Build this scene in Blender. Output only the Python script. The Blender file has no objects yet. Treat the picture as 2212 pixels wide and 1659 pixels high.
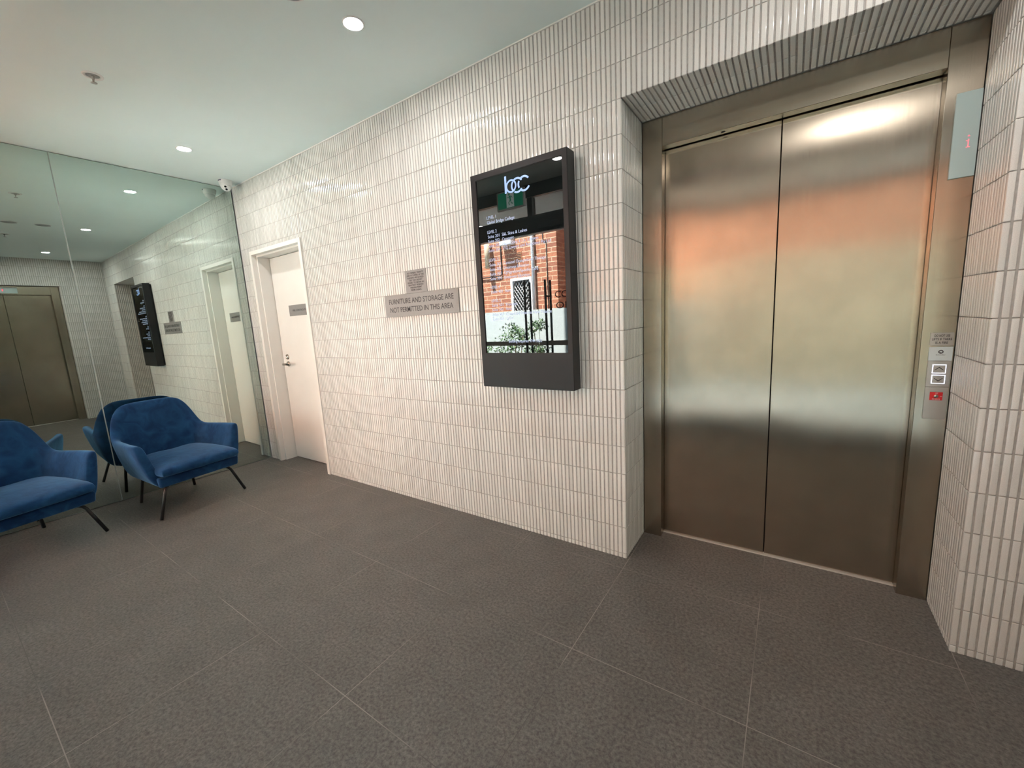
import bpy, bmesh, math, random
import numpy as np
from mathutils import Matrix, Vector

random.seed(7)
rng = np.random.default_rng(11)
scene = bpy.context.scene
col = scene.collection
PI = math.pi

# ------------------------------------------------------------------ camera
cam_d = bpy.data.cameras.new('camera')
cam = bpy.data.objects.new('camera', cam_d)
col.objects.link(cam)
yaw, pitch, roll = -0.60212, -0.15600, -0.05556
CAM = Vector((4.4610, -1.9651, 1.2914))
fw = Vector((math.sin(yaw)*math.cos(pitch), math.cos(yaw)*math.cos(pitch), math.sin(pitch)))
rt = Vector((math.cos(yaw), -math.sin(yaw), 0.0))
upv = rt.cross(fw)
r2 = rt*math.cos(roll) + upv*math.sin(roll)
u2 = -rt*math.sin(roll) + upv*math.cos(roll)
m = Matrix((r2, u2, -fw)).transposed().to_4x4()
m.translation = CAM
cam.matrix_world = m
cam_d.sensor_fit = 'HORIZONTAL'
cam_d.sensor_width = 36.0
cam_d.lens = 36.0*881.11/2212.0
cam_d.clip_start = 0.01
cam_d.clip_end = 100
scene.camera = cam

# ------------------------------------------------------------------ world, sun, exposure
world = bpy.data.worlds.new('world')
scene.world = world
world.use_nodes = True
bg = world.node_tree.nodes['Background']
bg.inputs['Color'].default_value = (0.63, 0.87, 1.07, 1)
bg.inputs['Strength'].default_value = 11.0

sun_d = bpy.data.lights.new('sun', 'SUN')
sun_d.energy = 160.0
sun_d.angle = math.radians(0.6)
sun_d.color = (1.0, 0.95, 0.88)
sun = bpy.data.objects.new('sun', sun_d)
col.objects.link(sun)
sun.rotation_euler = Vector((0.12, -0.30, -0.95)).to_track_quat('-Z', 'Y').to_euler()
sun.location = (-5, 3, 8)

scene.view_settings.view_transform = 'Standard'
scene.view_settings.look = 'None'
scene.view_settings.exposure = 0.52
scene.view_settings.gamma = 1.0
scene.view_settings.use_curve_mapping = False

LAMP = 360.0          # radiance of the downlight diffusers

# ------------------------------------------------------------------ key dimensions (metres)
H = 2.672             # ceiling
XR = 5.53             # right wall
YF = -2.15            # glazed entrance front
X1, X2 = 3.789, 4.994 # lift recess
DEP = 0.312           # depth of recess to lift frame
ZR = 2.246            # recess height
PC, PR, Z0 = 0.0231, 0.148, 0.026   # tile column pitch, row pitch, first joint

# ------------------------------------------------------------------ materials
def new_mat(name):
    mt = bpy.data.materials.new(name)
    mt.use_nodes = True
    nt = mt.node_tree
    return mt, nt, nt.nodes['Principled BSDF']

def setp(b, **k):
    for a, v in k.items():
        a = a.replace('_', ' ')
        for inp in b.inputs:
            if inp.name.lower() == a.lower():
                inp.default_value = v
                break

def plain(name, color, rough=0.5, metal=0.0, noise=0.0, nscale=30, bump=0.0, bscale=200, **k):
    mt, nt, b = new_mat(name)
    c4 = tuple(color) + (1,)
    setp(b, Base_Color=c4, Roughness=rough, Metallic=metal, **k)
    tc = nt.nodes.new('ShaderNodeTexCoord')
    if noise > 0:
        n = nt.nodes.new('ShaderNodeTexNoise'); n.inputs['Scale'].default_value = nscale
        n.inputs['Detail'].default_value = 5
        nt.links.new(tc.outputs['Object'], n.inputs['Vector'])
        mp = nt.nodes.new('ShaderNodeMapRange')
        mp.inputs['To Min'].default_value = 1-noise; mp.inputs['To Max'].default_value = 1+noise
        mp.inputs['From Min'].default_value = 0.3; mp.inputs['From Max'].default_value = 0.7
        nt.links.new(n.outputs['Fac'], mp.inputs['Value'])
        mx = nt.nodes.new('ShaderNodeVectorMath'); mx.operation = 'SCALE'
        mx.inputs[0].default_value = color
        nt.links.new(mp.outputs['Result'], mx.inputs['Scale'])
        nt.links.new(mx.outputs['Vector'], b.inputs['Base Color'])
    if bump > 0:
        n = nt.nodes.new('ShaderNodeTexNoise'); n.inputs['Scale'].default_value = bscale
        nt.links.new(tc.outputs['Object'], n.inputs['Vector'])
        bp = nt.nodes.new('ShaderNodeBump'); bp.inputs['Strength'].default_value = bump
        bp.inputs['Distance'].default_value = 0.002
        nt.links.new(n.outputs['Fac'], bp.inputs['Height'])
        nt.links.new(bp.outputs['Normal'], b.inputs['Normal'])
    return mt

def emit(name, color, strength, base=(0.02, 0.02, 0.02)):
    mt, nt, b = new_mat(name)
    setp(b, Base_Color=tuple(base)+(1,), Roughness=0.4, Emission_Color=tuple(color)+(1,), Emission_Strength=strength)
    return mt

def glass_mat(name, tint=(0.935, 0.955, 0.955), rough=0.0, ior=1.5):
    # thin architectural pane: lets light straight through, mirrors a little
    mt, nt, b = new_mat(name)
    nt.nodes.remove(b)
    out = nt.nodes['Material Output']
    tr = nt.nodes.new('ShaderNodeBsdfTransparent'); tr.inputs['Color'].default_value = tuple(tint)+(1,)
    gl = nt.nodes.new('ShaderNodeBsdfGlossy'); gl.inputs['Roughness'].default_value = rough
    fr = nt.nodes.new('ShaderNodeFresnel'); fr.inputs['IOR'].default_value = ior
    mx = nt.nodes.new('ShaderNodeMixShader')
    nt.links.new(fr.outputs['Fac'], mx.inputs['Fac'])
    nt.links.new(tr.outputs[0], mx.inputs[1]); nt.links.new(gl.outputs[0], mx.inputs[2])
    nt.links.new(mx.outputs[0], out.inputs['Surface'])
    return mt

def tile_mat():
    mt, nt, b = new_mat('glazed_finger_tile')
    L = nt.links
    tc = nt.nodes.new('ShaderNodeTexCoord')
    geo = nt.nodes.new('ShaderNodeNewGeometry')
    ramp = nt.nodes.new('ShaderNodeValToRGB')
    ramp.color_ramp.elements[0].color = (0.645, 0.638, 0.61, 1)
    ramp.color_ramp.elements[1].color = (0.755, 0.745, 0.715, 1)
    L.new(geo.outputs['Random Per Island'], ramp.inputs['Fac'])
    n = nt.nodes.new('ShaderNodeTexNoise'); n.inputs['Scale'].default_value = 420; n.inputs['Detail'].default_value = 3
    L.new(tc.outputs['Object'], n.inputs['Vector'])
    mp = nt.nodes.new('ShaderNodeMapRange'); mp.inputs['From Min'].default_value = 0.35; mp.inputs['From Max'].default_value = 0.65
    mp.inputs['To Min'].default_value = 0.93; mp.inputs['To Max'].default_value = 1.04
    L.new(n.outputs['Fac'], mp.inputs['Value'])
    sc = nt.nodes.new('ShaderNodeVectorMath'); sc.operation = 'SCALE'
    L.new(ramp.outputs['Color'], sc.inputs[0]); L.new(mp.outputs['Result'], sc.inputs['Scale'])
    L.new(sc.outputs['Vector'], b.inputs['Base Color'])
    n2 = nt.nodes.new('ShaderNodeTexNoise'); n2.inputs['Scale'].default_value = 28; n2.inputs['Detail'].default_value = 2
    L.new(tc.outputs['Object'], n2.inputs['Vector'])
    bp = nt.nodes.new('ShaderNodeBump'); bp.inputs['Strength'].default_value = 0.35; bp.inputs['Distance'].default_value = 0.0016
    L.new(n2.outputs['Fac'], bp.inputs['Height']); L.new(bp.outputs['Normal'], b.inputs['Normal'])
    setp(b, Roughness=0.09, IOR=1.5)
    return mt

def floor_mat():
    mt, nt, b = new_mat('charcoal_stone_tile')
    L = nt.links
    tc = nt.nodes.new('ShaderNodeTexCoord')
    # speckle
    n1 = nt.nodes.new('ShaderNodeTexNoise'); n1.inputs['Scale'].default_value = 85; n1.inputs['Detail'].default_value = 7
    n1.inputs['Roughness'].default_value = 0.75
    L.new(tc.outputs['Object'], n1.inputs['Vector'])
    n2 = nt.nodes.new('ShaderNodeTexNoise'); n2.inputs['Scale'].default_value = 5; n2.inputs['Detail'].default_value = 4
    L.new(tc.outputs['Object'], n2.inputs['Vector'])
    r1 = nt.nodes.new('ShaderNodeValToRGB')
    r1.color_ramp.elements[0].position = 0.35; r1.color_ramp.elements[0].color = (0.055, 0.050, 0.045, 1)
    r1.color_ramp.elements[1].position = 0.67; r1.color_ramp.elements[1].color = (0.192, 0.177, 0.161, 1)
    L.new(n1.outputs['Fac'], r1.inputs['Fac'])
    mp = nt.nodes.new('ShaderNodeMapRange'); mp.inputs['From Min'].default_value = 0.3; mp.inputs['From Max'].default_value = 0.7
    mp.inputs['To Min'].default_value = 0.88; mp.inputs['To Max'].default_value = 1.1
    L.new(n2.outputs['Fac'], mp.inputs['Value'])
    s = nt.nodes.new('ShaderNodeVectorMath'); s.operation = 'SCALE'
    L.new(r1.outputs['Color'], s.inputs[0]); L.new(mp.outputs['Result'], s.inputs['Scale'])
    # joints: 600 mm grid
    sep = nt.nodes.new('ShaderNodeSeparateXYZ'); L.new(tc.outputs['Object'], sep.inputs[0])
    def math_(op, a, bb=None, cc=None):
        nd = nt.nodes.new('ShaderNodeMath'); nd.operation = op
        for i, v in enumerate((a, bb, cc)):
            if v is None: continue
            if isinstance(v, (int, float)): nd.inputs[i].default_value = v
            else: L.new(v, nd.inputs[i])
        return nd.outputs[0]
    def line(c, off):
        t = math_('DIVIDE', math_('SUBTRACT', c, off), 0.6)
        f = math_('FRACT', t)
        d = math_('MULTIPLY', math_('MINIMUM', f, math_('SUBTRACT', 1.0, f)), 0.6)
        return math_('LESS_THAN', d, 0.0014)
    lx = line(sep.outputs['X'], 0.2+0.0)
    ly = line(sep.outputs['Y'], -0.09)
    j = math_('MAXIMUM', lx, ly)
    n3 = nt.nodes.new('ShaderNodeTexNoise'); n3.inputs['Scale'].default_value = 2.3; n3.inputs['Detail'].default_value = 2
    L.new(tc.outputs['Object'], n3.inputs['Vector'])
    jr = nt.nodes.new('ShaderNodeValToRGB')
    jr.color_ramp.elements[0].position = 0.40; jr.color_ramp.elements[0].color = (0.085, 0.078, 0.07, 1)
    jr.color_ramp.elements[1].position = 0.56; jr.color_ramp.elements[1].color = (0.27, 0.245, 0.22, 1)
    L.new(n3.outputs['Fac'], jr.inputs['Fac'])
    mx = nt.nodes.new('ShaderNodeMix'); mx.data_type = 'RGBA'
    L.new(j, mx.inputs['Factor']); L.new(s.outputs['Vector'], mx.inputs['A']); L.new(jr.outputs['Color'], mx.inputs['B'])
    L.new(mx.outputs['Result'], b.inputs['Base Color'])
    bp = nt.nodes.new('ShaderNodeBump'); bp.inputs['Strength'].default_value = 0.55; bp.inputs['Distance'].default_value = 0.0016
    L.new(n1.outputs['Fac'], bp.inputs['Height']); L.new(bp.outputs['Normal'], b.inputs['Normal'])
    setp(b, Roughness=0.5)
    return mt

def steel_mat(name, color, rough=0.22, aniso=0.75, wave=0.35, streak=1.0):
    # vertically brushed stainless sheet
    mt, nt, b = new_mat(name)
    L = nt.links
    setp(b, Base_Color=tuple(color)+(1,), Metallic=1.0, Roughness=rough, Anisotropic=aniso, Anisotropic_Rotation=0.0)
    tc = nt.nodes.new('ShaderNodeTexCoord')
    mpn = nt.nodes.new('ShaderNodeMapping'); mpn.inputs['Scale'].default_value = (260, 260, 1.6)
    L.new(tc.outputs['Object'], mpn.inputs['Vector'])
    n = nt.nodes.new('ShaderNodeTexNoise'); n.inputs['Scale'].default_value = 1.0; n.inputs['Detail'].default_value = 4
    L.new(mpn.outputs['Vector'], n.inputs['Vector'])
    mr = nt.nodes.new('ShaderNodeMapRange'); mr.inputs['To Min'].default_value = rough-0.03; mr.inputs['To Max'].default_value = rough+0.05
    L.new(n.outputs['Fac'], mr.inputs['Value']); L.new(mr.outputs['Result'], b.inputs['Roughness'])
    # gentle oil-canning of the sheet, plus smudges
    n2 = nt.nodes.new('ShaderNodeTexNoise'); n2.inputs['Scale'].default_value = 2.2; n2.inputs['Detail'].default_value = 1
    L.new(tc.outputs['Object'], n2.inputs['Vector'])
    bp = nt.nodes.new('ShaderNodeBump'); bp.inputs['Strength'].default_value = wave; bp.inputs['Distance'].default_value = 0.012
    L.new(n2.outputs['Fac'], bp.inputs['Height'])
    bp2 = nt.nodes.new('ShaderNodeBump'); bp2.inputs['Strength'].default_value = 0.06*streak; bp2.inputs['Distance'].default_value = 0.0006
    L.new(n.outputs['Fac'], bp2.inputs['Height']); L.new(bp.outputs['Normal'], bp2.inputs['Normal'])
    L.new(bp2.outputs['Normal'], b.inputs['Normal'])
    n3 = nt.nodes.new('ShaderNodeTexNoise'); n3.inputs['Scale'].default_value = 7; n3.inputs['Detail'].default_value = 6
    L.new(tc.outputs['Object'], n3.inputs['Vector'])
    m3 = nt.nodes.new('ShaderNodeMapRange'); m3.inputs['From Min'].default_value = 0.35; m3.inputs['From Max'].default_value = 0.7
    m3.inputs['To Min'].default_value = 0.93; m3.inputs['To Max'].default_value = 1.04
    L.new(n3.outputs['Fac'], m3.inputs['Value'])
    s = nt.nodes.new('ShaderNodeVectorMath'); s.operation = 'SCALE'; s.inputs[0].default_value = color
    L.new(m3.outputs['Result'], s.inputs['Scale']); L.new(s.outputs['Vector'], b.inputs['Base Color'])
    tg = nt.nodes.new('ShaderNodeTangent'); tg.direction_type = 'RADIAL'; tg.axis = 'Z'
    L.new(tg.outputs['Tangent'], b.inputs['Tangent'])
    return mt

def velvet_mat():
    mt, nt, b = new_mat('blue_velvet')
    L = nt.links
    tc = nt.nodes.new('ShaderNodeTexCoord')
    n = nt.nodes.new('ShaderNodeTexNoise'); n.inputs['Scale'].default_value = 9; n.inputs['Detail'].default_value = 5
    n.inputs['Distortion'].default_value = 1.2
    L.new(tc.outputs['Object'], n.inputs['Vector'])
    r = nt.nodes.new('ShaderNodeValToRGB')
    r.color_ramp.elements[0].position = 0.35; r.color_ramp.elements[0].color = (0.005, 0.026, 0.085, 1)
    r.color_ramp.elements[1].position = 0.72; r.color_ramp.elements[1].color = (0.012, 0.060, 0.155, 1)
    L.new(n.outputs['Fac'], r.inputs['Fac']); L.new(r.outputs['Color'], b.inputs['Base Color'])
    setp(b, Roughness=0.85, Sheen_Weight=0.8, Sheen_Roughness=0.4, Sheen_Tint=(0.20, 0.45, 0.78, 1), Specular_IOR_Level=0.15)
    n2 = nt.nodes.new('ShaderNodeTexNoise'); n2.inputs['Scale'].default_value = 14; n2.inputs['Detail'].default_value = 3
    L.new(tc.outputs['Object'], n2.inputs['Vector'])
    bp = nt.nodes.new('ShaderNodeBump'); bp.inputs['Strength'].default_value = 0.3; bp.inputs['Distance'].default_value = 0.01
    L.new(n2.outputs['Fac'], bp.inputs['Height']); L.new(bp.outputs['Normal'], b.inputs['Normal'])
    return mt

def brick_mat():
    mt, nt, b = new_mat('red_brick')
    L = nt.links
    tc = nt.nodes.new('ShaderNodeTexCoord')
    mpn = nt.nodes.new('ShaderNodeMapping')
    mpn.inputs['Rotation'].default_value = (PI/2, 0, 0)
    L.new(tc.outputs['Object'], mpn.inputs['Vector'])
    sep = nt.nodes.new('ShaderNodeSeparateXYZ'); L.new(tc.outputs['Object'], sep.inputs[0])
    ad = nt.nodes.new('ShaderNodeMath'); ad.operation = 'ADD'
    L.new(sep.outputs['X'], ad.inputs[0]); L.new(sep.outputs['Y'], ad.inputs[1])
    cb = nt.nodes.new('ShaderNodeCombineXYZ'); L.new(ad.outputs[0], cb.inputs['X']); L.new(sep.outputs['Z'], cb.inputs['Y'])
    br = nt.nodes.new('ShaderNodeTexBrick')
    br.inputs['Scale'].default_value = 1.0
    br.inputs['Brick Width'].default_value = 0.24; br.inputs['Row Height'].default_value = 0.086
    br.inputs['Mortar Size'].default_value = 0.006; br.inputs['Mortar Smooth'].default_value = 0.1
    br.inputs['Color1'].default_value = (0.45, 0.175, 0.095, 1)
    br.inputs['Color2'].default_value = (0.32, 0.12, 0.075, 1)
    br.inputs['Mortar'].default_value = (0.72, 0.50, 0.34, 1)
    L.new(cb.outputs[0], br.inputs['Vector'])
    L.new(br.outputs['Color'], b.inputs['Base Color'])
    setp(b, Roughness=0.9)
    return mt

M = {}
M['tile'] = tile_mat()
M['grout'] = plain('grey_grout', (0.38, 0.365, 0.345), 0.9, noise=0.12, nscale=60)
M['floor'] = floor_mat()
M['ceiling'] = plain('ceiling_paint', (0.80, 0.895, 0.885), 0.75, noise=0.01, nscale=4)
M['plaster'] = plain('plain_plaster', (0.6, 0.6, 0.58), 0.9)
M['white_paint'] = plain('white_gloss_paint', (0.80, 0.775, 0.735), 0.35, noise=0.02, nscale=5)
M['white_metal'] = plain('white_plastic', (0.80, 0.81, 0.80), 0.35)
M['steel'] = steel_mat('brushed_steel_door', (0.45, 0.385, 0.305), 0.20, 0.84)
M['steel_frame'] = steel_mat('brushed_steel_frame', (0.45, 0.39, 0.31), 0.21, 0.84, wave=0.12)
M['alu'] = plain('satin_aluminium', (0.52, 0.50, 0.47), 0.35, 1.0)
M['sill'] = plain('pale_sill_metal', (0.60, 0.57, 0.52), 0.45, 0.3)
M['chrome'] = plain('worn_chrome', (0.50, 0.47, 0.43), 0.22, 1.0)
M['plate'] = plain('engraved_grey_plate', (0.255, 0.245, 0.24), 0.42, 0.0, noise=0.03, nscale=60)
M['plate_steel'] = plain('satin_plate', (0.46, 0.43, 0.40), 0.36, 0.85)
M['ink'] = plain('black_ink', (0.035, 0.03, 0.035), 0.5)
M['black_satin'] = plain('black_powder_coat', (0.012, 0.012, 0.014), 0.38, Specular_IOR_Level=0.3, bump=0.25, bscale=700)
M['dark'] = plain('dark_void', (0.006, 0.006, 0.007), 0.8)
M['screen'] = plain('screen_glass', (0.006, 0.008, 0.008), 0.01, IOR=1.75)
M['screen_text'] = emit('screen_text_light', (0.62, 0.72, 1.0), 0.65)
M['screen_logo'] = emit('screen_logo_light', (0.36, 0.52, 0.95), 0.85)
M['black_leg'] = plain('black_tube_steel', (0.012, 0.012, 0.012), 0.35, 0.0)
M['velvet'] = velvet_mat()
M['lamp'] = emit('downlight_diffuser', (1.0, 0.96, 0.92), LAMP, (0.8, 0.8, 0.8))
M['soffit_lamp'] = emit('soffit_diffuser', (1.0, 0.97, 0.92), 60, (0.8, 0.8, 0.8))
M['speaker'] = plain('grey_speaker_mesh', (0.34, 0.35, 0.35), 0.7)
M['grey_part'] = plain('grey_sprinkler_metal', (0.42, 0.43, 0.42), 0.5, 0.0)
M['lens'] = plain('black_lens', (0.004, 0.004, 0.004), 0.06)
M['purple_label'] = plain('dark_purple_label', (0.10, 0.09, 0.15), 0.5)
M['red_plate'] = plain('red_plate', (0.60, 0.012, 0.018), 0.4)
M['white_ink'] = plain('white_ink', (0.8, 0.7, 0.7), 0.5)
M['button_glow'] = emit('button_halo', (0.80, 0.82, 1.0), 1.5)
M['red_led'] = emit('red_led', (1.0, 0.10, 0.14), 1.6)
M['indicator'] = plain('pale_indicator_glass', (0.40, 0.50, 0.49), 0.16, 0.0, IOR=1.6)
M['logo_plate'] = plain('pale_logo_plate', (0.55, 0.62, 0.62), 0.2)
M['glass'] = glass_mat('clear_glass')
M['frosted'] = plain('frosted_safety_strip', (0.62, 0.56, 0.50), 0.6)
M['dark_alu'] = plain('charcoal_aluminium', (0.035, 0.035, 0.037), 0.4)
M['soffit'] = plain('soffit_board', (0.42, 0.42, 0.41), 0.8)
M['brick'] = brick_mat()
M['render'] = plain('cream_render', (0.43, 0.345, 0.24), 0.9, noise=0.06, nscale=3)
M['garden_wall'] = plain('painted_garden_wall', (0.50, 0.545, 0.55), 0.85)
M['pavement'] = plain('concrete_paving', (0.43, 0.43, 0.40), 0.9, noise=0.1, nscale=6)
M['leaf'] = plain('shrub_leaf', (0.055, 0.12, 0.035), 0.5, noise=0.35, nscale=9)
M['stem'] = plain('shrub_stem', (0.12, 0.08, 0.05), 0.8)
M['green_sign'] = emit('green_exit_face', (0.0, 0.36, 0.19), 0.9, (0.0, 0.2, 0.1))
M['white_sign'] = emit('white_exit_face', (0.8, 0.95, 0.9), 0.9, (0.7, 0.7, 0.7))
M['white_trim'] = plain('white_window_paint', (0.78, 0.80, 0.82), 0.5)
M['beige_pipe'] = plain('beige_duct', (0.58, 0.47, 0.34), 0.6)
M['terracotta'] = plain('terracotta_vent', (0.48, 0.20, 0.10), 0.8)
M['mirror_edge'] = plain('ground_glass_edge', (0.45, 0.53, 0.50), 0.2)
def mirror_mat():
    mt, nt, b = new_mat('tinted_mirror')
    setp(b, Base_Color=(0.595, 0.685, 0.645, 1), Metallic=1.0, Roughness=0.0)
    return mt
M['mirror'] = mirror_mat()

# ------------------------------------------------------------------ mesh helpers
class MB:
    def __init__(s):
        s.v = []; s.f = []; s.mi = []; s.sm = []; s.mats = []
    def mat(s, mt):
        if mt not in s.mats: s.mats.append(mt)
        return s.mats.index(mt)
    def add(s, vs, fs, mt, smooth=False):
        o = len(s.v); k = s.mat(mt)
        s.v.extend([tuple(p) for p in vs])
        for f in fs:
            s.f.append(tuple(i+o for i in f)); s.mi.append(k); s.sm.append(smooth)
        return s
    def box(s, x0, x1, y0, y1, z0, z1, mt, bev=0.0, seg=2, smooth=False, mtx=None):
        bm = bmesh.new()
        bmesh.ops.create_cube(bm, size=1.0)
        for v in bm.verts:
            v.co = Vector(((x0+x1)/2 + v.co.x*(x1-x0), (y0+y1)/2 + v.co.y*(y1-y0), (z0+z1)/2 + v.co.z*(z1-z0)))
        if bev > 0:
            bmesh.ops.bevel(bm, geom=bm.edges[:], offset=bev, segments=seg, profile=0.5, affect='EDGES')
        return s.bm(bm, mt, smooth or bev > 0 and seg > 2, mtx)
    def bm(s, bm, mt, smooth=False, mtx=None):
        bm.verts.ensure_lookup_table()
        bmesh.ops.recalc_face_normals(bm, faces=bm.faces[:])
        vs = [(mtx @ v.co) if mtx else v.co.copy() for v in bm.verts]
        bm.verts.index_update()
        fs = [tuple(v.index for v in f.verts) for f in bm.faces]
        s.add(vs, fs, mt, smooth)
        bm.free()
        return s
    def lathe(s, prof, mt, n=32, mtx=None, smooth=True):
        # prof: list of (r, z) revolved round local z
        vs = []; fs = []
        for r, z in prof:
            for i in range(n):
                a = 2*PI*i/n
                vs.append(Vector((r*math.cos(a), r*math.sin(a), z)))
        for j in range(len(prof)-1):
            for i in range(n):
                i2 = (i+1) % n
                fs.append((j*n+i, j*n+i2, (j+1)*n+i2, (j+1)*n+i))
        if prof[0][0] > 1e-6: fs.append(tuple(range(n))[::-1])
        if prof[-1][0] > 1e-6: fs.append(tuple((len(prof)-1)*n+i for i in range(n)))
        if mtx: vs = [mtx @ v for v in vs]
        s.add(vs, fs, mt, smooth); return s
    def cyl(s, p0, p1, r, mt, n=16, r1=None):
        p0 = Vector(p0); p1 = Vector(p1); d = p1-p0
        q = d.to_track_quat('Z', 'Y').to_matrix().to_4x4(); q.translation = p0
        return s.lathe([(r, 0), (r if r1 is None else r1, d.length)], mt, n, q)
    def tube(s, pts, r, mt, n=12):
        pts = [Vector(p) for p in pts]; vs = []; fs = []
        side = None
        for i, p in enumerate(pts):
            a = pts[max(i-1, 0)]; b = pts[min(i+1, len(pts)-1)]
            t = (b-a).normalized()
            if side is None:
                side = t.cross(Vector((0.3, 0.9, 0.2))).normalized()
            side = (side - t*side.dot(t)).normalized()
            up_ = t.cross(side)
            for k in range(n):
                an = 2*PI*k/n
                vs.append(p + (side*math.cos(an) + up_*math.sin(an))*r)
        for i in range(len(pts)-1):
            for k in range(n):
                k2 = (k+1) % n
                fs.append((i*n+k, i*n+k2, (i+1)*n+k2, (i+1)*n+k))
        fs.append(tuple(range(n))[::-1]); fs.append(tuple((len(pts)-1)*n+k for k in range(n)))
        s.add(vs, fs, mt, True); return s
    def ring(s, cx, cy, R, w, a0, a1, mtx, mt, n=40):
        vs = []; fs = []
        full = abs(a1-a0) >= 359.9
        for i in range(n+1):
            a = math.radians(a0 + (a1-a0)*i/n)
            for rr in (R-w/2, R+w/2):
                vs.append(mtx @ Vector((cx+rr*math.cos(a), cy+rr*math.sin(a), 0)))
        for i in range(n): fs.append((2*i, 2*i+1, 2*i+3, 2*i+2))
        s.add(vs, fs, mt); return s
    def flat(s, pts, mtx, mt):
        s.add([mtx @ Vector((x, y, 0)) for x, y in pts], [tuple(range(len(pts)))], mt); return s
    def text(s, body, mtx, mt, size, width=None, align='LEFT', line=1.0, extr=0.0002, bold=0.0):
        cu = bpy.data.curves.new('tmp_text', 'FONT'); cu.body = body; cu.size = size; cu.align_x = align
        cu.extrude = extr; cu.offset = bold*size; cu.resolution_u = 3; cu.space_line = line
        ob = bpy.data.objects.new('tmp_text', cu); col.objects.link(ob)
        dg = bpy.context.evaluated_depsgraph_get()
        me = bpy.data.meshes.new_from_object(ob.evaluated_get(dg))
        xs = [v.co.x for v in me.vertices]
        k = 1.0; x0 = 0.0
        if width and xs:
            k = width/(max(xs)-min(xs))
        sc = Matrix.Diagonal((k, 1, 1, 1))
        s.add([mtx @ (sc @ v.co) for v in me.vertices], [tuple(p.vertices) for p in me.polygons], mt)
        bpy.data.objects.remove(ob); bpy.data.meshes.remove(me); bpy.data.curves.remove(cu)
        return s
    def build(s, name, parent=None, loc=None, auto=False):
        me = bpy.data.meshes.new(name)
        me.from_pydata(s.v, [], s.f)
        for mt in s.mats: me.materials.append(mt)
        me.polygons.foreach_set('material_index', s.mi)
        me.polygons.foreach_set('use_smooth', s.sm)
        me.update()
        ob = bpy.data.objects.new(name, me)
        if parent is not None: ob.parent = parent
        if loc is not None: ob.location = loc
        col.objects.link(ob)
        return ob

def structure(o, label=None):
    o['kind'] = 'structure'
    if label: o['label'] = label
    return o
def tag(o, label, cat, group=None):
    o['label'] = label; o['category'] = cat
    if group: o['group'] = group
    return o
def thing(name, label, cat, loc=(0, 0, 0), rz=0.0, group=None):
    o = bpy.data.objects.new(name, None)
    o.empty_display_size = 0.1
    o.location = loc; o.rotation_euler = (0, 0, rz)
    col.objects.link(o)
    return tag(o, label, cat, group)
def plane_m(o, x, y):
    # frame with local x,y given, z = x cross y
    x = Vector(x); y = Vector(y); z = x.cross(y)
    mm = Matrix((x, y, z)).transposed().to_4x4(); mm.translation = Vector(o)
    return mm
def face_front(x, y, z):   # plane whose viewer stands on the -y side
    return plane_m((x, y, z), (1, 0, 0), (0, 0, 1))

# ------------------------------------------------------------------ finger tiles
def tile_patch(mb, org, U, V, N, rects, ucut, vcut, crest=0.0, joint=0.0064, sag=0.00045, depth=0.0032, jv=0.003):
    """tiles of a ucut x vcut grid, clipped to rects (u0,u1,v0,v1), facing N; crest at offset `crest` along N"""
    org = np.array(org, float); U = np.array(U, float); V = np.array(V, float); N = np.array(N, float)
    us = np.array([0.0, 0.0, 0.05, 0.14, 0.5, 0.86, 0.95, 1.0, 1.0])
    hu = np.array([-1, -0.95, -0.10, 0.28, 0.75, 0.28, -0.10, -0.95, -1.0])
    kt = mb.mat(M['tile'])
    V_all = []; F_all = []
    base = len(mb.v)
    flip = np.dot(np.cross(U, V), N) < 0
    cnt = 0
    for (a0, a1, b0, b1) in rects:
        for i in range(len(ucut)-1):
            u0 = max(ucut[i]+joint/2, a0); u1 = min(ucut[i+1]-joint/2, a1)
            if u1-u0 < 0.003: continue
            for j in range(len(vcut)-1):
                v0 = max(vcut[j]+jv/2, b0); v1 = min(vcut[j+1]-jv/2, b1)
                if v1-v0 < 0.003: continue
                w = u1-u0; h = v1-v0
                e = min(0.0014, h/6)
                vv = np.array([v0, v0+e, v0+2*e, v1-2*e, v1-e, v1])
                hv = np.array([-0.0007, -0.0001, 0, 0, -0.0001, -0.0007])
                tv = rng.normal(0, 0.0035); tu = rng.normal(0, 0.006); off = rng.normal(0, 0.00018)
                uu = u0 + us*w
                hh = np.where(us > -1, hu, 0.0)
                prof = np.where(hu <= -0.99, -depth, hu*sag*1.4)
                UU, VV = np.meshgrid(uu, vv)
                HH = prof[None, :] + hv[:, None]*(np.abs(hu)[None, :] < 0.99) \
                     + tv*(VV-(v0+v1)/2) + tu*(UU-(u0+u1)/2) + off + crest - sag
                P = org + UU[..., None]*U + VV[..., None]*V + HH[..., None]*N
                P = P.reshape(-1, 3)
                # ends
                nu = len(us)
                o = base + cnt
                V_all.append(P)
                # end skirts
                P0 = P[:nu] - N*depth; P1 = P[-nu:] - N*depth
                V_all.append(P0); V_all.append(P1)
                nP = len(P)
                for r in range(5):
                    for c in range(nu-1):
                        q = (o+r*nu+c, o+r*nu+c+1, o+(r+1)*nu+c+1, o+(r+1)*nu+c)
                        F_all.append(q)
                for c in range(1, nu-2):
                    F_all.append((o+nP+c, o+nP+c+1, o+c+1, o+c))
                    F_all.append((o+5*nu+c, o+5*nu+c+1, o+nP+nu+c+1, o+nP+nu+c))
                cnt += nP + 2*nu
    if not V_all: return
    allv = np.concatenate(V_all)
    mb.v.extend(map(tuple, allv.tolist()))
    if flip: F_all = [f[::-1] for f in F_all]
    mb.f.extend(F_all); mb.mi.extend([kt]*len(F_all)); mb.sm.extend([True]*len(F_all))

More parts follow.
